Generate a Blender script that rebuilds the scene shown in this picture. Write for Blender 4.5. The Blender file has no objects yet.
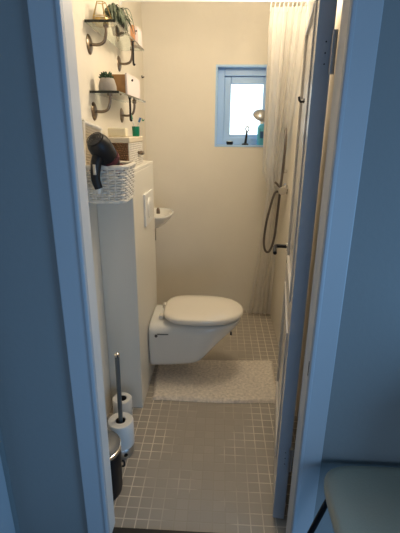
import bpy, bmesh, math, random
from mathutils import Vector, Matrix
random.seed(7)
S = bpy.context.scene
COL = S.collection
PI = math.pi

# ------------------------------------------------------------ materials
def mat(name, col, rough=.5, metal=0, bump=0, bscale=40, var=0, vscale=6, **kw):
    m = bpy.data.materials.new(name); m.use_nodes = True
    nt = m.node_tree; b = nt.nodes['Principled BSDF']
    b.inputs['Base Color'].default_value = (*col, 1)
    b.inputs['Roughness'].default_value = rough
    b.inputs['Metallic'].default_value = metal
    for k, v in kw.items():
        b.inputs[k.replace('_', ' ')].default_value = v
    tc = nt.nodes.new('ShaderNodeTexCoord')
    if var:
        n = nt.nodes.new('ShaderNodeTexNoise'); n.inputs['Scale'].default_value = vscale
        n.inputs['Detail'].default_value = 5
        nt.links.new(tc.outputs['Object'], n.inputs['Vector'])
        r = nt.nodes.new('ShaderNodeMapRange')
        r.inputs['From Min'].default_value = .3; r.inputs['From Max'].default_value = .7
        r.inputs['To Min'].default_value = 1 - var; r.inputs['To Max'].default_value = 1 + var * .4
        nt.links.new(n.outputs['Fac'], r.inputs['Value'])
        mx = nt.nodes.new('ShaderNodeVectorMath'); mx.operation = 'SCALE'
        mx.inputs[0].default_value = col
        nt.links.new(r.outputs[0], mx.inputs['Scale'])
        nt.links.new(mx.outputs[0], b.inputs['Base Color'])
    if bump:
        n = nt.nodes.new('ShaderNodeTexNoise'); n.inputs['Scale'].default_value = bscale
        n.inputs['Detail'].default_value = 4
        nt.links.new(tc.outputs['Object'], n.inputs['Vector'])
        bp = nt.nodes.new('ShaderNodeBump'); bp.inputs['Strength'].default_value = bump
        bp.inputs['Distance'].default_value = .004
        nt.links.new(n.outputs['Fac'], bp.inputs['Height'])
        nt.links.new(bp.outputs[0], b.inputs['Normal'])
    return m

M = {}
M['plaster'] = mat('bathroom_plaster', (.84, .78, .67), .55, bump=.25, bscale=30, var=.04, vscale=3)
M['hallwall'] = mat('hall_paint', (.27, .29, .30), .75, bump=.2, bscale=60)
M['trim'] = mat('casing_paint', (.48, .52, .57), .42, bump=.1, bscale=15)
M['edge'] = mat('slate_edge_paint', (.40, .42, .46), .5)
M['jamb'] = mat('jamb_paint', (.80, .77, .72), .42, bump=.1, bscale=15)
M['door'] = mat('door_paint', (.66, .62, .57), .2, bump=.1, bscale=12)
M['cistern'] = mat('cistern_paint', (.80, .77, .70), .45, bump=.15, bscale=25)
M['ceil'] = mat('ceiling_paint', (.85, .83, .78), .8)
M['porcelain'] = mat('porcelain', (.80, .79, .75), .12, Coat_Weight=.4)
M['seat'] = mat('seat_plastic', (.86, .80, .70), .18)
M['chrome'] = mat('chrome', (.62, .60, .57), .18, 1)
M['nickel'] = mat('aged_nickel', (.24, .19, .15), .32, 1)
M['steel'] = mat('brushed_steel', (.5, .5, .5), .35, 1)
M['black'] = mat('black_plastic', (.010, .010, .012), .42, Specular_IOR_Level=.35)
M['darkgrey'] = mat('dark_rubber', (.05, .05, .055), .5)
M['rodgrey'] = mat('grey_handle', (.16, .17, .17), .4, .5)
M['binlid'] = mat('dull_steel', (.22, .22, .22), .5, .6)
M['blackmetal'] = mat('black_bin_steel', (.008, .008, .010), .45, Specular_IOR_Level=.25)
M['maroon'] = mat('maroon_cloth', (.09, .018, .025), .8, bump=.5, bscale=80)
M['wicker_white'] = mat('white_wicker', (.80, .76, .68), .6, var=.15, vscale=60)
M['wicker_brown'] = mat('brown_wicker', (.26, .14, .065), .6, var=.35, vscale=50)
M['liner'] = mat('cream_liner', (.72, .64, .50), .9, bump=.5, bscale=60)
M['soap'] = mat('cream_card', (.86, .79, .60), .5)
M['brass'] = mat('brass_wire', (.62, .45, .20), .35, 1)
M['leaf'] = mat('leaf', (.17, .21, .14), .5, var=.4, vscale=40)
M['succulent'] = mat('succulent_leaf', (.03, .075, .03), .5, var=.4, vscale=60)
M['pot'] = mat('grey_concrete', (.36, .33, .30), .9, bump=.4, bscale=60, var=.15, vscale=30)
M['wood'] = mat('warm_wood', (.42, .22, .08), .5, var=.25, vscale=25)
M['pinkwhite'] = mat('painted_front', (.82, .72, .70), .5)
M['peach'] = mat('peach_card', (.70, .34, .17), .5)
M['green'] = mat('green_plastic', (.0, .22, .12), .3)
M['blue'] = mat('blue_plastic', (.04, .14, .35), .3)
M['whitep'] = mat('white_plastic', (.82, .82, .80), .3)
M['paper'] = mat('tissue_paper', (.84, .82, .78), .95, bump=.4, bscale=120)
M['card'] = mat('cardboard_core', (.06, .05, .045), .9)
M['teal'] = mat('turquoise_bottle', (.14, .60, .82), .25)
M['frame'] = mat('daylight_tinted_frame', (.47, .70, 1.0), .35)  # blue cast of the daylight is put into the frame colour
M['floor_hall'] = mat('dark_hall_floor', (.012, .011, .010), .5)
M['chair'] = mat('grey_green_seat', (.50, .47, .36), .5, bump=.2, bscale=150)
M['rug'] = mat('rug_pile', (.84, .75, .64), .95, bump=1, bscale=130, var=.24, vscale=60)
M['hose'] = mat('steel_hose', (.16, .14, .13), .35, 1)

def glassmat():
    m = mat('shelf_glass', (.86, .96, .92), .02, Transmission_Weight=1, IOR=1.45)
    return m
M['glass'] = glassmat()
M['glassedge'] = mat('dark_glass_edge', (.008, .014, .012), .15)

def emis(name, col, st):
    m = bpy.data.materials.new(name); m.use_nodes = True
    nt = m.node_tree; nt.nodes.clear()
    e = nt.nodes.new('ShaderNodeEmission'); o = nt.nodes.new('ShaderNodeOutputMaterial')
    e.inputs[0].default_value = (*col, 1); e.inputs[1].default_value = st
    nt.links.new(e.outputs[0], o.inputs[0]); return m
M['pane'] = emis('daylit_frosted_pane', (.80, .95, 1.0), 2.3)
M['lamp'] = emis('lamp_glow', (1, .83, .60), 7)

def curtainmat():
    m = mat('curtain_fabric', (.90, .87, .82), .7)
    nt = m.node_tree; b = nt.nodes['Principled BSDF']; out = nt.nodes['Material Output']
    t = nt.nodes.new('ShaderNodeBsdfTranslucent'); t.inputs[0].default_value = (.85, .82, .76, 1)
    tr = nt.nodes.new('ShaderNodeBsdfTransparent')
    m1 = nt.nodes.new('ShaderNodeMixShader'); m1.inputs[0].default_value = .5
    m2 = nt.nodes.new('ShaderNodeMixShader'); m2.inputs[0].default_value = .06
    nt.links.new(b.outputs[0], m1.inputs[1]); nt.links.new(t.outputs[0], m1.inputs[2])
    nt.links.new(m1.outputs[0], m2.inputs[1]); nt.links.new(tr.outputs[0], m2.inputs[2])
    nt.links.new(m2.outputs[0], out.inputs[0]); return m
M['curtain'] = curtainmat()

def tilemat():
    m = mat('mosaic_tile', (.3, .28, .25), .42)
    nt = m.node_tree; b = nt.nodes['Principled BSDF']; L = nt.links.new
    tc = nt.nodes.new('ShaderNodeTexCoord')
    mp = nt.nodes.new('ShaderNodeMapping'); mp.inputs['Location'].default_value = (10 * .0515, .0045 + .0515, 0)
    L(tc.outputs['Object'], mp.inputs['Vector'])
    br = nt.nodes.new('ShaderNodeTexBrick'); br.offset = 0; br.squash = 1
    L(mp.outputs[0], br.inputs['Vector'])
    br.inputs['Scale'].default_value = 1
    br.inputs['Brick Width'].default_value = .0515; br.inputs['Row Height'].default_value = .0515
    br.inputs['Mortar Size'].default_value = .0024; br.inputs['Mortar Smooth'].default_value = .2
    br.inputs['Bias'].default_value = 0
    br.inputs['Color1'].default_value = (.40, .355, .30, 1); br.inputs['Color2'].default_value = (.43, .385, .325, 1)
    n = nt.nodes.new('ShaderNodeTexNoise'); n.inputs['Scale'].default_value = 5
    L(tc.outputs['Object'], n.inputs['Vector'])
    cr = nt.nodes.new('ShaderNodeValToRGB')
    cr.color_ramp.elements[0].position = .42; cr.color_ramp.elements[0].color = (.40, .355, .29, 1)
    cr.color_ramp.elements[1].position = .62; cr.color_ramp.elements[1].color = (.80, .73, .61, 1)
    sx = nt.nodes.new('ShaderNodeSeparateXYZ'); L(tc.outputs['Object'], sx.inputs[0])
    def mth(op, a, v):
        q = nt.nodes.new('ShaderNodeMath'); q.operation = op; L(a, q.inputs[0])
        if isinstance(v, (int, float)): q.inputs[1].default_value = v
        else: L(v, q.inputs[1])
        return q.outputs[0]
    ed = mth('MULTIPLY', mth('ABSOLUTE', mth('ADD', sx.outputs[0], .04), 0), 1.0)      # worn, dirty joints along the walking path
    fac = mth('ADD', mth('MULTIPLY', n.outputs['Fac'], .6), mth('MULTIPLY', ed, 1.0))
    L(fac, cr.inputs[0]); L(cr.outputs[0], br.inputs['Mortar'])
    L(br.outputs['Color'], b.inputs['Base Color'])
    bp = nt.nodes.new('ShaderNodeBump'); bp.invert = True; bp.inputs['Strength'].default_value = .5
    bp.inputs['Distance'].default_value = .001
    L(br.outputs['Fac'], bp.inputs['Height']); L(bp.outputs[0], b.inputs['Normal'])
    return m
M['tile'] = tilemat()

# ------------------------------------------------------------ object helpers
def tag(o, label=None, cat=None, group=None, kind=None):
    if label: o['label'] = label
    if cat: o['category'] = cat
    if group: o['group'] = group
    if kind: o['kind'] = kind
    return o

def empty(name, loc, **kw):
    o = bpy.data.objects.new(name, None); COL.objects.link(o)
    o.empty_display_size = .05; o.location = loc
    return tag(o, **kw)

def wloc(o):
    v = Vector((0, 0, 0))
    while o: v = v + Vector(o.location); o = o.parent
    return v

def obj(name, bm, m, parent=None, loc=None, smooth=True, bevel=0, sub=0, label=None, solid=0):
    """mesh given in world coordinates; origin goes to loc (top level) or its own centre"""
    if loc is None:
        vs = [v.co for v in bm.verts]
        lo = Vector((min(v.x for v in vs), min(v.y for v in vs), min(v.z for v in vs)))
        hi = Vector((max(v.x for v in vs), max(v.y for v in vs), max(v.z for v in vs)))
        loc = (lo + hi) / 2
        if parent is None: loc.z = lo.z
    loc = Vector(loc)
    bmesh.ops.translate(bm, verts=bm.verts, vec=-loc)
    bmesh.ops.recalc_face_normals(bm, faces=bm.faces)
    me = bpy.data.meshes.new(name); bm.to_mesh(me); bm.free()
    for p in me.polygons: p.use_smooth = smooth
    o = bpy.data.objects.new(name, me); COL.objects.link(o)
    me.materials.append(m)
    if parent:
        o.parent = parent; o.location = loc - wloc(parent)
    else:
        o.location = loc
    if solid:
        md = o.modifiers.new('s', 'SOLIDIFY'); md.thickness = solid; md.offset = 0
    if bevel:
        md = o.modifiers.new('b', 'BEVEL'); md.width = bevel; md.segments = 3; md.limit_method = 'ANGLE'
        md.harden_normals = False
    if sub:
        md = o.modifiers.new('u', 'SUBSURF'); md.levels = sub; md.render_levels = sub
    if smooth and (bevel or not sub):
        try:
            me.set_sharp_from_angle(angle=math.radians(40))
        except Exception: pass
    if label: o['label'] = label
    return o

def B(): return bmesh.new()

def box(bm, x0, x1, y0, y1, z0, z1):
    v = [bm.verts.new((x, y, z)) for x in (x0, x1) for y in (y0, y1) for z in (z0, z1)]
    for f in ((0, 1, 3, 2), (4, 6, 7, 5), (0, 4, 5, 1), (2, 3, 7, 6), (0, 2, 6, 4), (1, 5, 7, 3)):
        bm.faces.new([v[i] for i in f])
    return bm

def obox(bm, c, ux, uy, uz, hx, hy, hz):
    c = Vector(c); ux, uy, uz = Vector(ux), Vector(uy), Vector(uz)
    v = [bm.verts.new(c + ux * hx * a + uy * hy * b + uz * hz * d) for a in (-1, 1) for b in (-1, 1) for d in (-1, 1)]
    for f in ((0, 1, 3, 2), (4, 6, 7, 5), (0, 4, 5, 1), (2, 3, 7, 6), (0, 2, 6, 4), (1, 5, 7, 3)):
        bm.faces.new([v[i] for i in f])
    return bm

def tube(bm, pts, r, n=10, closed=False, radii=None, cap=True):
    pts = [Vector(p) for p in pts]; N = len(pts); rings = []
    t = (pts[1] - pts[0]).normalized()
    up = Vector((0, 0, 1)) if abs(t.z) < .9 else Vector((1, 0, 0))
    a = t.cross(up).normalized()
    for i, p in enumerate(pts):
        if closed: t = (pts[(i + 1) % N] - pts[i - 1]).normalized()
        elif i == 0: t = (pts[1] - pts[0]).normalized()
        elif i == N - 1: t = (pts[-1] - pts[-2]).normalized()
        else: t = (pts[i + 1] - pts[i - 1]).normalized()
        a = (a - t * a.dot(t)).normalized(); b = t.cross(a)
        rr = radii[i] if radii else r
        rings.append([bm.verts.new(p + (a * math.cos(2 * PI * k / n) + b * math.sin(2 * PI * k / n)) * rr) for k in range(n)])
    for i in range(N if closed else N - 1):
        A, C = rings[i], rings[(i + 1) % N]
        for k in range(n):
            bm.faces.new((A[k], A[(k + 1) % n], C[(k + 1) % n], C[k]))
    if not closed and cap:
        bm.faces.new(rings[0]); bm.faces.new(rings[-1])
    return bm

def lathe(bm, c, prof, n=32, ax=(0, 0, 1)):
    """prof: list of (radius, height) along axis ax from c"""
    ax = Vector(ax).normalized(); c = Vector(c)
    u = ax.orthogonal().normalized(); w = ax.cross(u); rings = []
    for r, h in prof:
        if r < 1e-6: rings.append([bm.verts.new(c + ax * h)])
        else: rings.append([bm.verts.new(c + ax * h + (u * math.cos(2 * PI * k / n) + w * math.sin(2 * PI * k / n)) * r) for k in range(n)])
    for A, C in zip(rings, rings[1:]):
        for k in range(n):
            k2 = (k + 1) % n
            if len(A) == 1 and len(C) == 1: continue
            if len(A) == 1: bm.faces.new((A[0], C[k], C[k2]))
            elif len(C) == 1: bm.faces.new((A[k], A[k2], C[0]))
            else: bm.faces.new((A[k], A[k2], C[k2], C[k]))
    return bm

def loft(bm, secs, capa=True, capb=True, closed=True):
    R = [[bm.verts.new(p) for p in s] for s in secs]
    n = len(R[0])
    for A, C in zip(R, R[1:]):
        for k in range(n if closed else n - 1):
            bm.faces.new((A[k], A[(k + 1) % n], C[(k + 1) % n], C[k]))
    if capa: bm.faces.new(R[0])
    if capb: bm.faces.new(R[-1])
    return bm

def smooth_path(ctrl, n=10):
    P = [Vector(p) for p in ctrl]; P = [P[0] * 2 - P[1]] + P + [P[-1] * 2 - P[-2]]; out = []
    for i in range(1, len(P) - 2):
        for k in range(n):
            t = k / n
            out.append(.5 * ((2 * P[i]) + (P[i + 1] - P[i - 1]) * t + (2 * P[i - 1] - 5 * P[i] + 4 * P[i + 1] - P[i + 2]) * t * t
                             + (3 * P[i] - P[i - 1] - 3 * P[i + 1] + P[i + 2]) * t ** 3))
    out.append(P[-2]); return out

def struct(name, bm, m, parent=None, **kw):
    kw.setdefault('smooth', False)
    o = obj(name, bm, m, parent, **kw)
    if parent is None: o['kind'] = 'structure'
    return o

# ------------------------------------------------------------ the bathroom shell
XL, XR, YB, YF = -.588, .455, 3.2, 1.21      # left wall, right wall, back wall, inner side of the door wall
ZC = 2.42
struct('floor', box(B(), -.75, .65, 1.135, 3.35, -.05, 0), M['tile'], loc=(0, 0, 0))
struct('floor_hall', box(B(), -.9, 1.9, -2.6, 1.135, -.05, .002), M['floor_hall'])
struct('ceiling', box(B(), -.75, .65, YF - .1, 3.35, ZC, ZC + .05), M['ceil'])
struct('wall_left', box(B(), XL - .1, XL, YF - .04, 3.35, 0, ZC), M['plaster'])
struct('wall_right', box(B(), XR, XR + .1, YF - .04, 3.35, 0, ZC), M['plaster'])
WX0, WX1, WZ0, WZ1 = -.055, .405, 1.378, 1.948
b = B()
box(b, XL - .1, WX0, YB, YB + .16, 0, ZC); box(b, WX1, XR + .1, YB, YB + .16, 0, ZC)
box(b, WX0, WX1, YB, YB + .16, 0, WZ0); box(b, WX0, WX1, YB, YB + .16, WZ1, ZC)
struct('wall_back', b, M['plaster'])

# window
w = empty('window_1', (.17, YB + .07, WZ0), kind='structure')
def ringframe(b, x0, x1, z0, z1, wd, y0, y1):
    box(b, x0, x0 + wd, y0, y1, z0, z1); box(b, x1 - wd, x1, y0, y1, z0, z1)
    box(b, x0 + wd, x1 - wd, y0, y1, z0, z0 + wd); box(b, x0 + wd, x1 - wd, y0, y1, z1 - wd, z1)
    return b
# painted lining of the opening, outer frame, sash, bead, pane
struct('window_lining', ringframe(B(), WX0, WX1, WZ0, WZ1, .014, YB - .004, YB + .12), M['frame'], w, bevel=.002)
struct('window_frame', ringframe(B(), WX0 + .014, WX1 - .014, WZ0 + .014, WZ1 - .014, .052, YB + .075, YB + .13), M['frame'], w, bevel=.004)
struct('sash', ringframe(B(), WX0 + .066, WX1 - .050, WZ0 + .040, WZ1 - .070, .050, YB + .09, YB + .135), M['frame'], w, bevel=.006)
struct('pane', box(B(), WX0 + .112, WX1 - .096, YB + .118, YB + .124, WZ0 + .086, WZ1 - .116), M['pane'], w)

# cistern box (half height wall) and flush plate
cb = struct('wall_cistern', box(B(), XL, -.41, 1.857, 2.45, 0, 1.305), M['cistern'], bevel=.004)
struct('ledge_top', box(B(), XL, -.41, 1.857, 2.45, 1.305, 1.322), M['cistern'], cb, bevel=.003)
fp = struct('flush_plate', box(B(), -.410, -.398, 2.10, 2.335, .995, 1.172), M['whitep'], cb, bevel=.004)
b = B(); lathe(b, (-.398, 2.215, 1.083), [(.0, .006), (.05, .006), (.058, .003), (.060, -.002), (.0, -.002)], 40, (1, 0, 0))
obj('flush_button', b, M['whitep'], fp)

# ------------------------------------------------------------ the door wall towards the hall
ZT = 2.02
b = B()
box(b, -.9, -.46, 1.088, 1.17, 0, 2.6); box(b, .352, 1.9, 1.088, 1.17, 0, 2.6); box(b, -.46, .352, 1.088, 1.17, ZT + .05, 2.6)
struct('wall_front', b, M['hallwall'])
struct('wall_return_left', box(B(), XL - .1, -.455, 1.17, YF, 0, ZC), M['plaster'])
struct('wall_return_right', box(B(), .352, XR + .1, 1.17, YF, 0, ZC), M['plaster'])
def jamb(side):
    b = B()
    if side < 0:
        box(b, -.46, -.390, 1.080, 1.160, .0, ZT); box(b, -.46, -.408, 1.160, 1.21, 0, ZT)
    else:
        box(b, .290, .352, 1.080, 1.160, .0, ZT); box(b, .306, .352, 1.160, 1.21, 0, ZT)
    return b
j1 = struct('trim_1', jamb(-1), M['jamb'], bevel=.003)
j2 = struct('trim_2', jamb(1), M['jamb'], bevel=.003)
struct('trim_3', box(B(), -.390, .290, 1.080, 1.21, ZT, ZT + .05), M['trim'], bevel=.003)
def casing(x0, x1, z0, z1, inner):
    b = B(); box(b, x0, x1, 1.070, 1.09, z0, z1)
    if inner < 0: box(b, x1 - .012, x1 + .001, 1.064, 1.08, z0, z1)
    if inner > 0: box(b, x0 - .001, x0 + .012, 1.064, 1.08, z0, z1)
    return b
struct('trim_4', casing(-.470, -.389, 0, ZT + .09, -1), M['trim'], bevel=.004)
struct('trim_5', casing(.289, .362, 0, ZT + .09, 1), M['trim'], bevel=.004)
struct('trim_6', box(B(), -.389, .289, 1.070, 1.09, ZT + .003, ZT + .09), M['trim'], bevel=.004)
# strike plate in the left jamb
b = B(); box(b, -.4085, -.4055, 1.166, 1.196, .86, 1.08)
sp = obj('strike_plate', b, M['steel'], j1, bevel=.001)
b = B(); box(b, -.4058, -.4046, 1.173, 1.19, 1.0, 1.045); box(b, -.4058, -.4046, 1.173, 1.188, .90, .955)
obj('latch_hole', b, M['black'], sp)
# small dark nick on the right jamb
obj('dark_nick', box(B(), .2885, .2905, 1.085, 1.092, .77, .82), M['black'], j2)
struct('trim_7', box(B(), -.390, .290, 1.08, 1.137, 0.0, .006), M['floor_hall'], bevel=.002)

# hall: side walls, ceiling, another doorway's casing on the left, window wall behind the viewer
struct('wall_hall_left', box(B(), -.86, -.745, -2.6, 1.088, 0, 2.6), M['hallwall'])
struct('trim_8', box(B(), -.745, -.722, .93, 1.03, 0, 2.1), M['trim'], bevel=.004)
struct('trim_9', box(B(), -.745, -.716, .20, .925, 0.004, 2.03), M['trim'], bevel=.004)
b = B(); box(b, 1.8, 1.9, -2.6, -.9, 0, 2.6); box(b, 1.8, 1.9, .3, 1.088, 0, 2.6); box(b, 1.8, 1.9, -.9, .3, 0, .1); box(b, 1.8, 1.9, -.9, .3, 1.3, 2.6)
struct('wall_hall_right', b, M['hallwall'])
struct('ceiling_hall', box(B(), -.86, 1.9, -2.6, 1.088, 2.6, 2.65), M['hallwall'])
b = B(); box(b, -.86, .1, -2.7, -2.6, 0, 2.65); box(b, 1.5, 1.9, -2.7, -2.6, 0, 2.65)
box(b, .1, 1.5, -2.7, -2.6, 2.1, 2.65)
struct('wall_hall_back', b, M['hallwall'])

# ------------------------------------------------------------ door leaf, opened into the bathroom
DW, DT = .735, .044
hp = Vector((.245, 1.212, 0)); dv = Vector((.134, .991, 0)).normalized(); nv = Vector((dv.y, -dv.x, 0))  # nv points to the right wall
up = Vector((0, 0, 1))
def dpt(u, v, z): return hp + dv * u + nv * v + up * z
def dbox(b, u0, u1, v0, v1, z0, z1):
    return obox(b, dpt((u0 + u1) / 2, (v0 + v1) / 2, (z0 + z1) / 2), dv, nv, up, (u1 - u0) / 2, (v1 - v0) / 2, (z1 - z0) / 2)
door = struct('door_1', dbox(B(), 0, DW, .006, DT - .006, .012, 2.0), M['door'], loc=hp, bevel=.002)
b = B()
for v0, v1 in ((0, .0065), (DT - .0065, DT)):
    dbox(b, 0, .10, v0, v1, .012, 2.0); dbox(b, DW - .10, DW, v0, v1, .012, 2.0)
    dbox(b, .10, DW - .10, v0, v1, .012, .22); dbox(b, .10, DW - .10, v0, v1, .80, .92); dbox(b, .10, DW - .10, v0, v1, 1.88, 2.0)
obj('stile_and_rail', b, M['door'], door, bevel=.002, smooth=False)
b = B()
for v0, v1 in ((-.005, .008),):
    for z0, z1 in ((.22, .80), (.92, 1.88)):
        dbox(b, .10, .122, v0, v1, z0, z1); dbox(b, DW - .122, DW - .10, v0, v1, z0, z1)
        dbox(b, .122, DW - .122, v0, v1, z0, z0 + .022); dbox(b, .122, DW - .122, v0, v1, z1 - .022, z1)
obj('panel_moulding', b, M['door'], door, bevel=.004, smooth=False)
for z in (1.645, .27):
    b = B(); tube(b, [dpt(-.006, DT + .002, z), dpt(-.006, DT + .002, z + .105)], .0075, 12)
    hg = obj('hinge', b, M['steel'], door)
    b = B(); dbox(b, -.0024, -.0011, .014, DT - .002, z + .005, z + .1); obj('hinge_leaf', b, M['edge'], hg)
    b = B()
    for k in range(3):
        lathe(b, dpt(-.0024, .026, z + .025 + .027 * k), [(0, .001), (.002, .001), (.0022, 0), (0, 0)], 10, -dv)
    obj('screw', b, M['black'], hg)
obj('hinge_edge', dbox(B(), -.0011, .0005, .0, DT, .012, 2.0), M['edge'], door, smooth=False, label='slate grey painted hinge edge')
# lever handles on both faces
for s, nm in ((-1, 'handle'), (1, 'handle')):
    v0 = 0 if s < 0 else DT
    uu = DW - .062; zz = .967
    b = B(); lathe(b, dpt(uu, v0, zz), [(0, .009), (.020, .009), (.024, .005), (.024, 0), (0, 0)], 28, nv * s)
    ro = obj('handle', b, M['chrome'], door)
    b = B(); ext = .062 if s < 0 else .049
    tube(b, smooth_path([dpt(uu, v0 + s * .006, zz), dpt(uu, v0 + s * ext * .8, zz), dpt(uu - .012, v0 + s * ext, zz - .001),
                         dpt(uu - .05, v0 + s * (ext + .002), zz - .003), dpt(uu - .11, v0 + s * ext, zz - .004)], 8), .009, 14)
    obj('lever', b, M['black'] if s > 0 else M['black'], ro)
b = B(); dbox(b, DW - .075, DW - .05, -.003, .001, .885, .925)
obj('keyhole_plate', b, M['nickel'], door, bevel=.002)
b = B(); tube(b, smooth_path([dpt(.33, 0, 1.60), dpt(.33, -.012, 1.597), dpt(.33, -.018, 1.603), dpt(.33, -.02, 1.614)], 5), .004, 8)
lathe(b, dpt(.33, 0, 1.60), [(0, .004), (.008, .004), (.008, 0), (0, 0)], 16, -nv)
obj('coat_hook', b, M['black'], door)

# ------------------------------------------------------------ wall-hung toilet
TY = 2.24
t = empty('wall_hung_toilet', (-.41, TY, .13), label='white wall-hung toilet with closed cream lid fixed to the cistern box', cat='toilet')
secs = []
def bsec(X, hw, z0, z1, hwb):
    n = 36; out = []
    for k in range(n):
        a = 2 * PI * k / n
        c, s = math.cos(a), math.sin(a)
        yy = math.copysign(abs(c) ** .42, c); zz = math.copysign(abs(s) ** .38, s)
        f = (zz + 1) / 2; h = hwb + (hw - hwb) * (f ** .6)
        out.append((X, TY + yy * h, z0 + (z1 - z0) * f))
    return out
ZR = .418
for X, hw, z0, hwb in ((-.41, .180, .112, .155), (-.40, .182, .107, .156), (-.33, .180, .106, .142), (-.26, .178, .106, .132), (-.20, .178, .108, .122),
                       (-.15, .180, .112, .116), (-.11, .180, .124, .108), (-.08, .180, .150, .098), (-.04, .178, .195, .085), (0, .170, .246, .076), (.05, .154, .298, .066),
                       (.09, .128, .340, .056), (.12, .095, .367, .045), (.138, .055, .385, .03), (.144, .02, .396, .012)):
    secs.append(bsec(X, hw, z0, ZR, hwb))
obj('bowl', loft(B(), secs), M['porcelain'], t, sub=1)
def dshape(x0, x1, hw, z, sc=1, n=44):
    out = []; L = x1 - x0; xm = x0 + L * .46
    for k in range(n):
        a = 2 * PI * k / n; c, s = math.cos(a), math.sin(a)
        if c >= 0: X = xm + (x1 - xm) * abs(c) ** .92
        else: X = xm - (xm - x0) * abs(c) ** .45
        Y = math.copysign(abs(s) ** (.85 if c >= 0 else .6), s) * hw
        if c < 0: Y *= 1 - .10 * ((xm - X) / (xm - x0)) ** 2
        out.append((xm + (X - xm) * sc, TY + Y * sc, z))
    return out
obj('seat', loft(B(), [dshape(-.31, .154, .186, ZR + .003, .985), dshape(-.31, .154, .186, ZR + .006), dshape(-.31, .154, .186, ZR + .016), dshape(-.31, .154, .186, ZR + .019, .985)]), M['darkgrey'], t, label='dark shadowed seat ring under the lid') if False else \
obj('seat', loft(B(), [dshape(-.315, .140, .172, ZR + .003, .985), dshape(-.315, .140, .172, ZR + .006), dshape(-.315, .140, .172, ZR + .013), dshape(-.315, .140, .172, ZR + .016, .985)]), M['seat'], t)
obj('lid', loft(B(), [dshape(-.328, .158, .190, ZR + .019, .985), dshape(-.328, .158, .190, ZR + .022), dshape(-.328, .158, .190, ZR + .036), dshape(-.328, .158, .190, ZR + .044, .975), dshape(-.328, .158, .190, ZR + .048, .93), dshape(-.328, .158, .190, ZR + .052, .6), dshape(-.328, .158, .190, ZR + .053, .2)]), M['seat'], t)
for s in (-1, 1):
    b = B(); lathe(b, (-.338, TY + s * .08 - .018, ZR + .014), [(0, 0), (.013, 0), (.013, .036), (0, .036)], 18, (0, 1, 0))
    obj('lid_hinge', b, M['seat'], t)
b = B(); tube(b, smooth_path([(-.35, TY - .178, .362), (-.33, TY - .179, .362), (-.30, TY - .178, .362), (-.285, TY - .176, .362)], 6), .0035, 8)
obj('fixing_slot', b, M['rodgrey'], t)
b = B(); lathe(b, (-.357, TY - .180, .352), [(0, .006), (.008, .006), (.009, 0), (0, 0)], 14, (0, -1, 0))
obj('fixing_cap', b, M['darkgrey'], t)
b = B(); lathe(b, (.085, TY - .075, .318), [(0, 0), (.006, 0), (.006, .02), (0, .02)], 12, (0, 0, 1))
obj('seat_buffer', b, M['darkgrey'], t)

# ------------------------------------------------------------ small corner basin
sk = empty('hand_basin', (-.45, 2.76, .86), label='small white hand basin on the left wall behind the cistern box', cat='sink')
BY, BZ, BX = 2.77, .945, -.588
def bas(sc, z, sh=0, n=40):
    out = []
    for k in range(n):
        a = 2 * PI * k / n; c, s = math.cos(a), math.sin(a)
        X = .262 * (.5 + .5 * math.copysign(abs(c) ** .8, c)) ; Y = .185 * math.copysign(abs(s) ** .9, s)
        out.append((BX + (X - .12) * sc + .12 * (1 if sh else sc) , BY + Y * sc, z))
    return out
def bas2(sx, sy, z, x0=0.0, n=40):
    out = []
    for k in range(n):
        a = 2 * PI * k / n; c, s = math.cos(a), math.sin(a)
        out.append((BX + x0 + .13 * sx + .13 * sx * math.copysign(abs(c) ** .75, c), BY + .185 * sy * math.copysign(abs(s) ** .85, s), z))
    return out
obj('bowl', loft(B(), [bas2(.45, .3, BZ - .115), bas2(.62, .45, BZ - .105), bas2(.82, .72, BZ - .07), bas2(.96, .95, BZ - .025), bas2(1, 1, BZ - .004), bas2(.99, .99, BZ), bas2(.80, .86, BZ, .035), bas2(.78, .84, BZ - .006, .037), bas2(.68, .72, BZ - .045, .045), bas2(.4, .4, BZ - .075, .08), bas2(.1, .1, BZ - .08, .11)]), M['porcelain'], sk, sub=1)
b = B(); tube(b, smooth_path([(-.545, BY - .06, BZ), (-.545, BY - .06, BZ + .05), (-.53, BY - .055, BZ + .085), (-.49, BY - .04, BZ + .085), (-.465, BY - .03, BZ + .065)], 6), .010, 14)
fa = obj('tap', b, M['chrome'], sk)
b = B(); lathe(b, (-.43, BY - .045, BZ - .0), [(0, .0), (.013, 0), (.012, .03), (.006, .04), (0, .04)], 16)
obj('tap_handle', b, M['nickel'], sk)
b = B(); tube(b, [(-.47, BY, BZ - .11), (-.47, BY, BZ - .20), (-.50, BY, BZ - .22), (-.588, BY, BZ - .22)], .014, 14)
obj('drain_pipe', b, M['chrome'], sk)

# ------------------------------------------------------------ bath mat
b = B(); nx, ny = 90, 52; rows = []
x0, x1, y0, y1 = -.375, .372, 1.925, 2.36
for j in range(ny + 1):
    r = []
    for i in range(nx + 1):
        u, v = i / nx, j / ny
        e = min(u, 1 - u) * nx; e2 = min(v, 1 - v) * ny
        h = .014 * min(1, (min(e, e2) / 2.0)) ** .5
        X = x0 + (x1 - x0) * u + .004 * math.sin(v * 9) - (.02 * v if u < .5 else -.012 * v) * (abs(u - .5) * 2)
        Y = y0 + (y1 - y0) * v + .005 * math.sin(u * 7 + 1) + .02 * u * (.6 + v * .6)
        r.append(b.verts.new((X, Y, .002 + h + (random.random() * .005 if h > 0 else 0))))
    rows.append(r)
for j in range(ny):
    for i in range(nx): b.faces.new((rows[j][i], rows[j][i + 1], rows[j + 1][i + 1], rows[j + 1][i]))
rug = obj('bath_mat', b, M['rug'], sub=1)
tag(rug, 'beige shaggy rectangular bath mat on the tiles in front of the toilet', 'bath mat')

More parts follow.
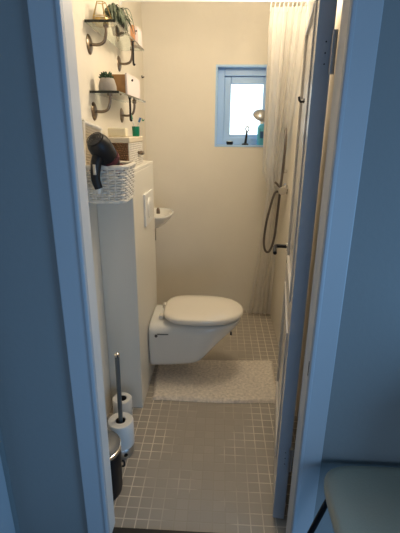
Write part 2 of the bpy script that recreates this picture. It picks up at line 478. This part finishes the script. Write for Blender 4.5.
# ------------------------------------------------------------ toilet roll stand, spare roll
def roll(name, x, y, z, h=.125, r=.060, parent=None):
    b = B(); lathe(b, (x, y, z), [(.024, .004), (r - .003, 0), (r, .004), (r, h - .005), (r - .004, h), (.026, h), (.023, h - .004), (.023, .004)], 40)
    o = obj(name, b, M['paper'], parent); 
    b = B(); lathe(b, (x, y, z + .002), [(.0225, 0), (.0225, h - .004), (.0212, h - .004), (.0212, .003), (0, .003)], 28)
    obj('cardboard_core', b, M['card'], o); return o
RX, RY = -.450, 1.535
st = empty('roll_stand', (RX, RY, 0), label='standing toilet roll holder with tall grey pole and dark metal foot', cat='toilet roll holder')
b = B(); lathe(b, (RX, RY, 0), [(0, 0), (.056, 0), (.058, .006), (.056, .04), (.052, .048), (0, .05)], 40)
obj('foot', b, M['steel'], st)
b = B(); tube(b, [(RX, RY, .045), (RX + .004, RY, .535)], .0105, 16)
pl = obj('pole', b, M['rodgrey'], st)
b = B(); lathe(b, (RX + .004, RY, .535), [(.0105, -.002), (.0125, 0), (.0125, .012), (.006, .018), (0, .019)], 18)
obj('pole_cap', b, M['chrome'], pl)
b = B(); lathe(b, (RX + .03, RY - .051, .024), [(0, .003), (.007, .003), (.010, 0), (0, 0)], 18, (.5, -.86, 0))
obj('foot_screw', b, M['black'], st)
o = roll('toilet_roll', RX, RY, .052, .134, .061)
tag(o, 'white toilet roll threaded on the tall grey pole of the stand', 'toilet roll', 'toilet rolls in the corner')
st2 = empty('low_roll_stand', (-.492, 1.735, 0), label='low dark round stand under the rear toilet roll, against the cistern box', cat='toilet roll holder')
b = B(); lathe(b, (-.492, 1.735, 0), [(0, 0), (.046, 0), (.047, .006), (.045, .036), (0, .04)], 36)
obj('foot', b, M['steel'], st2)
o = roll('toilet_roll', -.492, 1.735, .042, .116, .051)
tag(o, 'rear white toilet roll without a pole, against the cistern box', 'toilet roll', 'toilet rolls in the corner')

# ------------------------------------------------------------ pedal bin
PX, PY, PR, PH = -.487, 1.312, .091, .238
bn = empty('pedal_bin', (PX, PY, 0), label='round black pedal bin with steel rim and lid, half behind the left door frame', cat='bin')
b = B(); lathe(b, (PX, PY, 0), [(0, .0), (PR - .006, 0), (PR - .004, .014), (PR - .002, .02), (PR, PH - .02), (PR, PH - .012), (0, PH - .01)], 48)
obj('body', b, M['blackmetal'], bn)
b = B(); lathe(b, (PX, PY, PH - .014), [(PR - .004, 0), (PR + .003, 0), (PR + .003, .016), (PR - .002, .018), (PR - .004, .0)], 48)
obj('rim', b, M['chrome'], bn)
b = B(); lathe(b, (PX, PY, PH + .003), [(0, 0), (PR, 0), (PR, .006), (PR - .01, .014), (PR * .7, .022), (PR * .35, .027), (0, .028)], 48)
obj('lid', b, M['binlid'], bn)
b = B(); tube(b, smooth_path([(PX + .095, PY + .0, .165), (PX + .104, PY, .163), (PX + .106, PY, .15), (PX + .104, PY, .137), (PX + .095, PY, .135)], 4), .004, 8)
obj('side_handle', b, M['black'], bn)
b = B(); box(b, PX - .02, PX + .02, PY - PR - .0, PY - PR + .02, .006, .014)
obj('pedal', b, M['black'], bn, bevel=.002)

# ------------------------------------------------------------ wicker baskets
def rrect(cx, cy, hx, hy, r, n=8):
    out = []
    for q, (sx, sy) in enumerate(((1, 1), (-1, 1), (-1, -1), (1, -1))):
        for k in range(n + 1):
            a = PI / 2 * q + PI / 2 * k / n
            out.append((cx + sx * (hx - r) + r * math.cos(a), cy + sy * (hy - r) + r * math.sin(a)))
    return out
def resample(pts, N):
    P = [Vector((p[0], p[1], 0)) for p in pts]; P.append(P[0]); L = [0]
    for a, c in zip(P, P[1:]): L.append(L[-1] + (c - a).length)
    out = []; j = 0
    for i in range(N):
        d = L[-1] * i / N
        while L[j + 1] < d: j += 1
        f = (d - L[j]) / max(1e-9, L[j + 1] - L[j]); out.append(P[j].lerp(P[j + 1], f))
    return out
def weave(cx, cy, hx, hy, r, z0, z1, taper, rows, stakes, rad):
    b = B(); N = stakes * 4
    base = resample(rrect(cx, cy, hx, hy, r), N)
    def at(i, f, off):
        p = base[i % N]; q = base[(i + 1) % N]; m = base[(i - 1) % N]
        tn = (q - m).normalized(); nr = Vector((tn.y, -tn.x, 0))
        s = 1 - taper * (1 - f)
        return Vector((cx + (p.x - cx) * s, cy + (p.y - cy) * s, z0 + (z1 - z0) * f)) + nr * off
    for k in range(rows):
        f = (k + .5) / rows
        tube(b, [at(i, f, rad * 1.0 * math.cos(PI * i / 4 + (PI if k % 2 else 0)) ) for i in range(N)], rad, 6, closed=True)
    for s in range(stakes):
        tube(b, [at(s * 4 + 0, f, 0) for f in (0, .5, 1)], rad * .8, 6)
    return b, at, N
wb = empty('wicker_basket', (-.475, 1.715, 1.215), label='white wicker basket on the left wall in front of the cistern box', cat='basket')
bb, at, N = weave(-.484, 1.728, .096, .118, .045, 1.213, 1.352, .10, 13, 26, .0045)
obj('woven_side', bb, M['wicker_white'], wb)
b = B(); tube(b, [at(i, 1.02, .002 * math.cos(i * 1.6)) for i in range(N)], .0085, 8, closed=True)
obj('rim', b, M['wicker_white'], wb)
b = B(); tube(b, [at(i, 0.0, .0) for i in range(N)], .007, 8, closed=True)
b.faces.new([b.verts.new(at(i, 0.02, -.003)) for i in range(N)])
obj('base', b, M['wicker_white'], wb)
# open lid leaning on the wall
lc = Vector((-.557, 1.762, 1.425))
uy = Vector((.30, .93, -.215)).normalized(); uz = Vector((-.02, .215, .97)); uz = (uz - uy * uz.dot(uy)).normalized(); uxn = uy.cross(uz)
b = B(); hw, hh = .062, .092
cor = [lc + uy * a * hw + uz * c * hh for a, c in ((-1, -1), (1, -1), (1, 1), (-1, 1))]
for i in range(4): tube(b, [cor[i], cor[(i + 1) % 4]], .009, 10)
ld = obj('lid_frame', b, M['wicker_white'], wb)
b = B()
for k in range(1, 13):
    f = -1 + 2 * k / 13
    tube(b, [lc + uy * f * hw - uz * hh + uxn * .001, lc + uy * f * hw + uz * hh], .0028, 6)
for k in range(1, 16):
    f = -1 + 2 * k / 16
    tube(b, [lc + uy * (-hw + 2 * hw * q / 26) + uz * f * hh + uxn * (.003 * math.cos(PI * q)) for q in range(27)], .0042, 5)
obj('lid_weave', b, M['liner'], ld)

# hair dryer in it: barrel, grille, nozzle handle hanging over the near rim
hd = empty('hair_dryer', (-.475, 1.66, 1.30), label='black hair dryer with a maroon ring lying in the white wicker basket', cat='hair dryer')
c0 = Vector((-.473, 1.60, 1.432)); ax = Vector((.30, .62, -.72)).normalized()
b = B(); lathe(b, c0 - ax * .045, [(0, 0), (.022, 0), (.036, .006), (.043, .02), (.046, .042), (.045, .07), (.041, .10), (.035, .125), (.031, .145), (.027, .146), (0, .14)], 36, ax)
body = obj('barrel', b, M['black'], hd)
b = B(); lathe(b, c0 + ax * .055, [(.041, 0), (.0445, .002), (.0425, .020), (.0385, .022)], 36, ax)
obj('ring', b, M['maroon'], body)
b = B(); 
for rr in (.011, .018, .025, .032): tube(b, [c0 - ax * .046 + (ax.orthogonal().normalized() * math.cos(k * PI / 12) + ax.cross(ax.orthogonal().normalized()) * math.sin(k * PI / 12)) * rr for k in range(24)], .0016, 6, closed=True)
obj('grille', b, M['darkgrey'], body)
b = B(); pth = smooth_path([(-.478, 1.605, 1.42), (-.486, 1.582, 1.385), (-.492, 1.577, 1.35), (-.495, 1.579, 1.31), (-.487, 1.583, 1.275)], 6)
tube(b, pth, .02, 16, radii=[.024 - .008 * i / (len(pth) - 1) for i in range(len(pth))])
hl = obj('handle', b, M['black'], hd)
b = B(); box(b, -.497, -.485, 1.556, 1.564, 1.33, 1.37); obj('switch', b, M['steel'], hl, bevel=.002)
b = B(); lathe(b, (-.487, 1.583, 1.277), [(.010, 0), (.008, -.012), (.0055, -.024), (0, -.026)], 14); obj('cord_sleeve', b, M['whitep'], hl)
# maroon cloth in the basket
b = B(); nn = 22; g = []
for j in range(nn + 1):
    r = []
    for i in range(nn + 1):
        u, v = i / nn, j / nn; X = -.550 + .130 * u; Y = 1.660 + .135 * v
        d = max(0, 1 - ((u - .55) ** 2 + (v - .5) ** 2) * 3.2)
        r.append(b.verts.new((X, Y, 1.325 + .040 * d ** .7 + .007 * math.sin(u * 17 + v * 6) + .006 * math.sin(v * 21 - u * 8))))
    g.append(r)
for j in range(nn):
    for i in range(nn): b.faces.new((g[j][i], g[j][i + 1], g[j + 1][i + 1], g[j + 1][i]))
cl = obj('folded_cloth', b, M['maroon'], solid=.006, sub=1)
tag(cl, 'dark maroon cloth crumpled in the white wicker basket under the hair dryer', 'cloth')

# brown slatted basket with white woven side and cream liner on the cistern ledge
sb = empty('storage_basket', (-.515, 2.09, 1.322), label='brown woven storage basket with cream liner on top of the cistern box', cat='basket')
b = B(); SX0, SX1, SY0, SY1, SZ0, SZ1 = -.580, -.440, 1.935, 2.26, 1.322, 1.452
box(b, SX0, SX1, SY0, SY1, SZ0 + .001, SZ1)
for k in range(12):
    z = SZ0 + .006 + k * .0105
    tube(b, [(SX0 + .002 + (SX1 - SX0 - .004) * q / 22, SY0 - .001 - .0022 * math.cos(PI * q + PI * k), z) for q in range(23)], .0046, 6)
obj('woven_body', b, M['wicker_brown'], sb)
b = B()
for k in range(12):
    z = SZ0 + .006 + k * .0105
    tube(b, [(SX1 + .002 + .0022 * math.cos(PI * q + PI * k), SY0 + .002 + (SY1 - SY0 - .004) * q / 40, z) for q in range(41)], .0044, 6)
for q in range(0, 41, 4):
    yq = SY0 + .002 + (SY1 - SY0 - .004) * q / 40
    tube(b, [(SX1 + .003, yq, SZ0 + .002), (SX1 + .003, yq, SZ1)], .004, 6)
obj('woven_side', b, M['wicker_white'], sb, label='white woven right side')
b = B(); box(b, SX0 - .002, SX1 + .010, SY0 - .008, SY1 + .004, SZ1 - .014, SZ1 + .012)
obj('fabric_liner', b, M['liner'], sb, bevel=.005)
b = B(); tube(b, smooth_path([(SX1 + .006, 2.13, 1.385), (SX1 + .020, 2.13, 1.383), (SX1 + .024, 2.16, 1.380), (SX1 + .020, 2.19, 1.383), (SX1 + .006, 2.19, 1.385)], 5), .0085, 8)
obj('handle', b, M['nickel'], sb)
TOPZ = SZ1 + .012
# cream carton on it
o = obj('soap_carton', box(B(), -.560, -.470, 2.03, 2.085, TOPZ, TOPZ + .042), M['soap'], bevel=.006)
tag(o, 'cream soap carton lying on top of the brown storage basket', 'carton')
# toothbrush cup
CX, CY = -.458, 2.215
b = B(); lathe(b, (CX, CY, TOPZ), [(0, 0), (.017, 0), (.0185, .003), (.020, .05), (.0185, .05), (.0165, .004), (0, .004)], 28)
o = obj('toothbrush_cup', b, M['green'])
tag(o, 'green cup holding toothbrushes on the brown storage basket', 'cup')
for i, (dx, dy, col, L, hm, nm) in enumerate(((-.016, .0, 'whitep', .10, 'green', 'white toothbrush with green bristles leaning left in the green cup'),
                                              (.018, .01, 'whitep', .085, 'blue', 'white toothbrush with blue bristles leaning right in the green cup'))):
    p0 = Vector((CX - dx * .4, CY - dy * .5, TOPZ + .006)); p1 = Vector((CX + dx * 1.3, CY + dy, TOPZ + L))
    b = B(); tube(b, [p0, p0.lerp(p1, .5), p1], .0035, 8, radii=[.0045, .0035, .0028])
    o = obj('toothbrush', b, M[col]); tag(o, nm, 'toothbrush', 'toothbrushes in the green cup')
    d = (p1 - p0).normalized(); side = Vector((0, -1, 0))
    b = B(); obox(b, p1 + d * -.003 + side * .005, d, side, d.cross(side), .012, .0065, .005)
    obj('bristles', b, M[hm], o, bevel=.001)

# ------------------------------------------------------------ glass shelves with brackets
def shelf(z, label, blabel):
    s = empty('glass_shelf', (XL, 2.2, z), label=label, cat='shelf')
    obj('glass_panel', box(B(), XL + .003, -.455, 1.878, 2.52, z, z + .008), M['glass'], s, smooth=False)
    obj('end_edge', box(B(), XL + .003, -.455, 1.872, 1.878, z - .001, z + .009), M['glassedge'], s, smooth=False)
    for y in (1.925, 2.455):
        b = B(); lathe(b, (XL, y, z - .074), [(0, .012), (.010, .012), (.026, .009), (.039, .003), (.041, 0), (0, 0)], 28, (1, 0, 0))
        br = obj('bracket', b, M['nickel'], s)
        b = B(); tube(b, smooth_path([(XL + .006, y, z - .074), (XL + .040, y, z - .075), (XL + .066, y, z - .064), (XL + .077, y, z - .035), (XL + .079, y, z - .006)], 7), .0065, 12)
        lathe(b, (XL + .079, y, z - .010), [(0, 0), (.010, 0), (.012, .006), (.012, .0095), (0, .0095)], 16)
        obj('bracket_arm', b, M['nickel'], br)
    return s
shelf(1.922, 'upper glass shelf on two nickel brackets on the left wall', '')
shelf(1.650, 'lower glass shelf on two nickel brackets on the left wall', '')
for z, y, lab in ((1.921, 2.25, 'dark slim hook rod hanging under the upper glass shelf'), (1.649, 2.12, 'dark slim hook rod hanging under the lower glass shelf')):
    b = B(); tube(b, smooth_path([(-.462, y, z - .001), (-.462, y, z - .05), (-.463, y, z - .098), (-.460, y, z - .108), (-.456, y, z - .102)], 6), .005, 10)
    lathe(b, (-.462, y, z - .004), [(0, 0), (.009, 0), (.009, .004), (0, .004)], 14)
    o = obj('hanging_hook', b, M['black']); tag(o, lab, 'hook', 'dark hooks under the glass shelves')

# wire terrarium on the upper shelf
ZU = 1.930
TX, TYY = -.532, 1.95
b = B()
def pg(r, z, n=5, ph=.3): return [Vector((TX + r * math.cos(2 * PI * k / n + ph), TYY + r * 1.05 * math.sin(2 * PI * k / n + ph), ZU + z)) for k in range(n)]
r0, r1, r2 = pg(.048, .003), pg(.042, .026), pg(.020, .082, ph=.3)
for A in (r0, r1, r2):
    for k in range(5): tube(b, [A[k], A[(k + 1) % 5]], .0016, 6)
for k in range(5): tube(b, [r0[k], r1[k]], .0016, 6); tube(b, [r1[k], r2[k]], .0016, 6)
wt = obj('wire_lantern', b, M['brass'])
tag(wt, 'brass wire geometric lantern on the near end of the upper glass shelf', 'lantern')
b = B(); lathe(b, (TX, TYY, ZU), [(0, 0.001), (.026, .001), (.030, .006), (.030, .022), (.026, .022), (.025, .008), (0, .008)], 24)
obj('candle_cup', b, M['brass'], wt)

# trailing plant on the upper shelf
pl = empty('trailing_plant', (-.500, 2.13, ZU), label='grey-green trailing plant arching over the edge of the upper glass shelf', cat='plant')
b = B(); lathe(b, (-.505, 2.13, ZU), [(0, 0), (.026, 0), (.034, .045), (.031, .045), (.025, .006), (0, .006)], 28)
obj('pot', b, M['blackmetal'], pl)
b = B()
def blade(b, pts, w, th=.0012):
    P = smooth_path(pts, 6); n = len(P); secs = []
    for i, p in enumerate(P):
        t = (P[min(i + 1, n - 1)] - P[max(i - 1, 0)]).normalized()
        s = t.cross(Vector((0, 0, 1))); s = s.normalized() if s.length > 1e-4 else Vector((1, 0, 0))
        nn_ = s.cross(t); f = i / (n - 1); ww = w * (.6 + .9 * f) * (1 - f ** 3) + .0006
        secs.append([p - s * ww, p - nn_ * th - s * 0, p + s * ww, p + nn_ * th * 1.4])
    loft(b, secs)
for k in range(150):
    a = random.uniform(-PI, PI); L = random.uniform(.05, .115)
    out = Vector((math.cos(a), math.sin(a) * 1.15, 0))
    if out.x < 0: out.x *= .3
    h = random.uniform(.01, .05); s = Vector((-.510 + random.uniform(-.015, .015), 2.07 + random.uniform(-.05, .09), ZU + .045))
    drop = random.uniform(.0, .06) if out.x > .25 else -.005
    e = s + out * L * .75; 
    if e.x < -.575: e.x = -.575
    pts = [s, s + out * L * .28 + up * h, s + out * L * .55 + up * h * .8, e - up * drop]
    if pts[-1].x < -.44 and pts[-1].z < ZU + .012: pts[-1].z = ZU + .012
    blade(b, pts, random.uniform(.0045, .0075))
obj('leaves', b, M['leaf'], pl)

# cartons on the upper shelf
o = obj('carton', box(B(), -.496, -.476, 2.36, 2.44, ZU, ZU + .088), M['peach'], bevel=.002)
tag(o, 'slim orange carton standing behind the plant on the upper glass shelf', 'carton')
o = obj('carton', box(B(), -.474, -.457, 2.37, 2.48, ZU, ZU + .082), M['pinkwhite'], bevel=.002)
tag(o, 'slim pale pink carton standing beside the orange one on the upper shelf', 'carton')
obj('printed_mark', box(B(), -.470, -.461, 2.3685, 2.3705, ZU + .058, ZU + .064), M['black'], o)

# succulent pot and drawer box on the lower shelf
ZL = 1.658
sp_ = empty('potted_succulent', (-.528, 1.945, ZL), label='small grey concrete pot with dark green succulent on the lower shelf', cat='potted plant')
SXp, SYp = -.522, 1.94
b = B(); lathe(b, (SXp, SYp, ZL), [(0, 0), (.036, 0), (.041, .006), (.040, .025), (.033, .050), (.028, .058), (.025, .058), (.025, .048), (0, .048)], 36)
obj('pot', b, M['pot'], sp_)
b = B()
for k in range(40):
    a = k * 2.4; r = .004 + .026 * (k / 40) ** .8; el = 1.25 - 1.0 * k / 40
    c = Vector((SXp + .005 * math.cos(a), SYp + .005 * math.sin(a), ZL + .053))
    d = Vector((math.cos(a) * math.cos(el), math.sin(a) * math.cos(el), math.sin(el)))
    L = .022 + .014 * random.random()
    tube(b, [c, c + d * L * .5, c + d * L * .85, c + d * L], .004, 7, radii=[.003, .0058, .0042, .0008])
obj('rosette', b, M['succulent'], sp_)
db = empty('drawer_box', (-.50, 2.14, ZL), label='small wooden box with pale pink front on the lower glass shelf', cat='box')
obj('body', box(B(), -.566, -.466, 2.055, 2.36, ZL, ZL + .088), M['wood'], db, bevel=.002)
fr = obj('front_panel', box(B(), -.466, -.456, 2.052, 2.363, ZL, ZL + .094), M['pinkwhite'], db, bevel=.002)
b = B(); lathe(b, (-.456, 2.15, ZL + .072), [(.0, .008), (.005, .008), (.006, .004), (.003, 0), (0, 0)], 14, (1, 0, 0)); obj('knob', b, M['black'], fr)

# little wall hooks near the back left corner
for y, z, mm, lab in ((3.13, 1.858, 'black', 'small black hook on the left wall near the back corner'), (3.08, 1.566, 'green', 'small green hook low on the left wall near the back corner')):
    b = B(); lathe(b, (XL, y, z), [(0, .004), (.009, .004), (.010, .002), (.010, 0), (0, 0)], 18, (1, 0, 0))
    tube(b, smooth_path([(XL + .003, y, z), (XL + .010, y, z - .006), (XL + .014, y, z - .003), (XL + .015, y, z + .004)], 4), .003, 8)
    o = obj('wall_hook', b, M[mm]); tag(o, lab, 'hook', 'hooks on the left wall')

# ------------------------------------------------------------ curtain rod, rings, curtain
CRY, CRZ = 2.55, 2.172
rd = empty('curtain_rod', (0, CRY, CRZ), label='white shower curtain rod spanning from the left wall to the right wall', cat='curtain rod')
b = B(); tube(b, [(XL + .002, CRY, CRZ + .006), (XR - .002, CRY, CRZ - .002)], .0065, 16); obj('tube', b, M['whitep'], rd)
for x, s in ((XL, 1), (XR, -1)):
    b = B(); lathe(b, (x, CRY, CRZ + (.006 if s > 0 else -.002)), [(0, .012), (.016, .012), (.024, .004), (.024, 0), (0, 0)], 24, (s, 0, 0)); obj('flange', b, M['whitep'], rd)

# curtain: rows of (z, Y, x_left, x_right, depth_of_fold)
rowsC = [(2.142, 2.552, .246, .448, .012), (2.05, 2.555, .243, .445, .022), (1.90, 2.60, .249, .444, .030), (1.70, 2.68, .262, .440, .034), (1.50, 2.76, .272, .436, .036),
         (1.32, 2.83, .283, .432, .036), (1.22, 2.86, .288, .428, .034), (1.15, 2.89, .320, .425, .028), (1.08, 2.91, .338, .428, .026), (.95, 2.94, .330, .436, .030),
         (.75, 2.98, .312, .440, .018), (.50, 3.02, .298, .442, .018), (.25, 3.06, .278, .444, .018), (.08, 3.09, .264, .445, .018), (.02, 3.10, .258, .445, .018)]
b = B(); NC = 150; g = []
ctrl = [Vector(r[:3]) for r in rowsC]
fine = []
for i in range(len(rowsC) - 1):
    for k in range(5):
        f = k / 5; fine.append([rowsC[i][j] * (1 - f) + rowsC[i + 1][j] * f for j in range(5)])
fine.append(list(rowsC[-1]))
for ri, (z, Y, xa, xb, am) in enumerate(fine):
    r = []
    for i in range(NC + 1):
        u = i / NC; ph = u * 2 * PI * 4.6 + .8 * math.sin(u * 9)
        X = xa + (xb - xa) * u + .005 * math.sin(ph * 2 + .6)
        y = Y + am * math.sin(ph + .5 * math.sin(z * 2.3 + u * 3)) * (.7 + .3 * math.sin(u * 11 + z))
        r.append(b.verts.new((X, min(y, 3.18), z + (.006 * abs(math.sin(ph / 1)) if ri == 0 else 0))))
    g.append(r)
for j in range(len(g) - 1):
    for i in range(NC): b.faces.new((g[j][i], g[j][i + 1], g[j + 1][i + 1], g[j + 1][i]))
cu = obj('shower_curtain', b, M['curtain'], sub=1)
tag(cu, 'pale translucent shower curtain gathered at the right end of the rod', 'curtain')
for k in range(9):
    x = .252 + k * .0235
    b = B(); tube(b, [(x + .003 * math.sin(a), CRY + .019 * math.cos(a) * .9, CRZ - .020 + .034 * math.sin(a)) for a in [2 * PI * q / 20 for q in range(20)]], .0016, 6, closed=True)
    o = obj('curtain_ring', b, M['whitep']); tag(o, 'thin curtain ring on the rod above the gathered shower curtain', 'ring', 'rings along the curtain rod')

# ------------------------------------------------------------ shower set on the right wall
sh = empty('shower_mixer', (.40, 2.84, 1.115), label='chrome shower mixer with hand shower and hose on the right wall', cat='shower')
b = B(); tube(b, [(.412, 2.74, 1.118), (.412, 2.90, 1.118)], .024, 20)
tube(b, [(.415, 2.77, 1.118), (.453, 2.77, 1.118)], .013, 14); tube(b, [(.415, 2.87, 1.118), (.453, 2.87, 1.118)], .013, 14)
lathe(b, (.455, 2.77, 1.118), [(0, .008), (.026, .008), (.030, 0), (0, 0)], 24, (-1, 0, 0)); lathe(b, (.455, 2.87, 1.118), [(0, .008), (.026, .008), (.030, 0), (0, 0)], 24, (-1, 0, 0))
obj('mixer_body', b, M['chrome'], sh)
for y0, y1 in ((2.70, 2.74), (2.90, 2.935)):
    b = B(); tube(b, [(.415, y0, 1.118), (.415, y1, 1.118)], .029, 20); obj('knob', b, M['chrome'], sh, bevel=.002)
b = B(); tube(b, [(.415, 2.80, 1.118), (.39, 2.79, 1.15), (.372, 2.785, 1.165)], .007, 10); obj('lever', b, M['nickel'], sh)
b = B(); tube(b, [(.430, 2.83, 1.22), (.430, 2.83, 1.78)], .0095, 14)
for z in (1.235, 1.765): tube(b, [(.430, 2.83, z), (.454, 2.83, z)], .011, 12)
rail = obj('riser_rail', b, M['chrome'], sh)
b = B(); tube(b, smooth_path([(.405, 2.80, 1.10), (.375, 2.785, 1.09), (.345, 2.77, .98), (.325, 2.76, .87), (.318, 2.755, .75), (.332, 2.75, .685), (.362, 2.75, .685), (.388, 2.75, .78), (.398, 2.75, .95), (.402, 2.73, 1.10), (.408, 2.72, 1.25), (.415, 2.735, 1.45), (.405, 2.80, 1.56), (.38, 2.88, 1.585)], 9), .0082, 10)
obj('hose', b, M['hose'], sh)
b = B(); tube(b, smooth_path([(.42, 2.85, 1.585), (.38, 2.89, 1.59), (.34, 2.95, 1.598), (.30, 3.0, 1.605)], 6), .011, 14)
hs = obj('hand_shower_handle', b, M['chrome'], sh)
b = B(); lathe(b, (.272, 3.0, 1.598), [(0, .032), (.016, .030), (.034, .018), (.048, .004), (.049, -.006), (.040, -.010), (0, -.010)], 32, (.25, -.55, .75)); bmesh.ops.scale(b, vec=(1.2, 1.2, 1.2), verts=b.verts, space=Matrix.Translation((-.272, -3.0, -1.598))); obj('hand_shower_head', b, M['steel'], hs)

# items on the window sill
SZ = WZ0 + .0142
o = empty('shampoo_bottle', (.302, YB + .035, SZ), label='turquoise shampoo bottle standing on the window sill beside the curtain', cat='bottle')
b = B(); lathe(b, (.302, YB + .035, SZ), [(0, 0), (.029, 0), (.032, .004), (.032, .125), (.026, .142), (.013, .150), (.013, .158), (0, .158)], 28)
obj('body', b, M['teal'], o)
b = B(); lathe(b, (.302, YB + .035, SZ + .156), [(.015, 0), (.015, .026), (.012, .030), (0, .030)], 20); obj('cap', b, M['whitep'], o)
b = B(); box(b, .290, .314, YB + .001, YB + .004, SZ + .05, SZ + .10); obj('printed_label', b, M['blue'], o, bevel=.001)
o = empty('razor_stand', (.185, YB + .04, SZ), label='dark razor stand with a small metal ring on top, middle of the window sill', cat='stand')
b = B(); lathe(b, (.182, YB + .04, SZ), [(0, 0), (.026, 0), (.026, .008), (.010, .014), (0, .015)], 24); obj('base', b, M['black'], o)
b = B(); tube(b, [(.184, YB + .04, SZ + .01), (.192, YB + .04, SZ + .10)], .008, 12, radii=[.010, .007]); obj('stem', b, M['black'], o)
b = B(); tube(b, [(.194 + .012 * math.cos(a), YB + .04, SZ + .118 + .018 * math.sin(a)) for a in [2 * PI * q / 20 for q in range(20)]], .005, 8, closed=True); obj('ring', b, M['steel'], o)
b = B(); lathe(b, (.062, YB + .04, SZ), [(0, 0), (.022, 0), (.026, .012), (.026, .024), (.022, .024), (.02, .006), (0, .006)], 24)
o = obj('small_dish', b, M['black']); tag(o, 'small black dish with white soap at the left end of the window sill', 'dish')
b = B(); lathe(b, (.062, YB + .04, SZ + .008), [(0, 0), (.018, 0), (.018, .014), (.012, .020), (0, .021)], 20)
o = obj('soap_piece', b, M['whitep']); tag(o, 'white piece of soap in the small black dish on the sill', 'soap')

# ------------------------------------------------------------ chair in the hall against the wall
ch = empty('chair', (.59, .85, 0), label='grey-green moulded seat chair with dark metal legs against the hall wall', cat='chair')
SCX, SCY = .572, .855
def seatsec(sc, z, dz=0):
    out = []; n = 48
    for k in range(n):
        a = 2 * PI * k / n; c, s = math.cos(a), math.sin(a)
        X = math.copysign(abs(c) ** .48, c) * .232; Y = math.copysign(abs(s) ** .48, s) * .212
        zz = z + dz * (abs(X / .232) ** 3) * .012
        out.append((SCX + X * sc, SCY + Y * sc, zz))
    return out
obj('seat', loft(B(), [seatsec(.93, .418), seatsec(.985, .424), seatsec(1.0, .436, 1), seatsec(.985, .448, 1), seatsec(.93, .450, 1), seatsec(.7, .444), seatsec(.35, .440), seatsec(.05, .440)]), M['chair'], ch, sub=1)
# backrest on the far right side
secs = []
for k in range(9):
    z = .44 + .38 * k / 8; f = k / 8
    wd = .20 - .03 * f; X = SCX + .215 + .07 * f
    secs.append([(X + .012 * s2 + .03 * (1 - (q / 6) ** 2) * .4, SCY + wd * q / 6, z) for s2, qs in ((-1, range(-6, 7)), (1, range(6, -7, -1))) for q in qs])
obj('backrest', loft(B(), secs), M['chair'], ch, sub=1)
for sx, sy in ((-1, 1), (-1, -1), (1, 1), (1, -1)):
    t0 = Vector((SCX + sx * .13, SCY + sy * .09, .42)); t1 = Vector((SCX + sx * .215, SCY + sy * .10, .405)); t2 = Vector((SCX + sx * .31, SCY + sy * .12 , .012))
    b = B(); tube(b, [t0, t0.lerp(t1, .8), t1, t1.lerp(t2, .1), t2], .009, 12)
    lg = obj('leg', b, M['black'], ch)
    b = B(); lathe(b, (t2.x, t2.y, .002), [(0, 0), (.012, 0), (.012, .02), (0, .02)], 12); obj('rubber_foot', b, M['darkgrey'], lg)

# ------------------------------------------------------------ lights
lp = empty('ceiling_lamp', (.20, 2.06, ZC), label='round white ceiling lamp in the bathroom', cat='lamp')
b = B(); lathe(b, (.20, 2.06, ZC), [(0, -.012), (.12, -.012), (.125, 0), (0, 0)], 40); obj('lamp_base', b, M['whitep'], lp)
b = B(); lathe(b, (.20, 2.06, ZC - .012), [(.115, 0), (.115, -.02), (.09, -.045), (.05, -.058), (0, -.062)], 40); obj('lamp_shade', b, M['lamp'], lp)
def area(name, loc, rot, sx, sy, col, en):
    l = bpy.data.lights.new(name, 'AREA'); l.shape = 'RECTANGLE'; l.size = sx; l.size_y = sy; l.color = col; l.energy = en
    o = bpy.data.objects.new(name, l); COL.objects.link(o); o.location = loc; o.rotation_euler = rot; return o
# daylight through the hall's glass door behind the viewer
area('hall_daylight', (.8, -2.58, .9), (PI / 2, 0, 0), 1.3, 1.4, (.56, .76, 1.0), 18)
area('side_window_daylight', (1.78, -.30, .70), (PI / 2, 0, PI / 2), 1.1, 1.1, (.28, .60, 1.0), 25)
pt = bpy.data.lights.new('bath_bulb', 'POINT'); pt.energy = 16.5; pt.color = (1, .84, .62); pt.shadow_soft_size = .10
po = bpy.data.objects.new('bath_bulb', pt); COL.objects.link(po); po.location = (.20, 2.06, ZC - .25)

wd = bpy.data.worlds.new('World'); S.world = wd; wd.use_nodes = True
bg = wd.node_tree.nodes['Background']; bg.inputs[0].default_value = (.3, .5, .9, 1); bg.inputs[1].default_value = .3

# ------------------------------------------------------------ camera
cam = bpy.data.cameras.new('camera'); co = bpy.data.objects.new('camera', cam); COL.objects.link(co)
R = ((0.998598, -0.024752, 0.046798), (0.052303, 0.324517, -0.944433), (0.00819, 0.945556, 0.325357))
mm = Matrix(R).to_4x4(); mm.translation = (0, 0, 1.5); co.matrix_world = mm
cam.sensor_fit = 'AUTO'; cam.sensor_width = 36; cam.lens = 397.25 / 533 * 36; cam.clip_start = .05
S.camera = co
S.view_settings.view_transform = 'Standard'; S.view_settings.look = 'None'; S.view_settings.gamma = 1
S.view_settings.use_curve_mapping = False; S.view_settings.exposure = 0
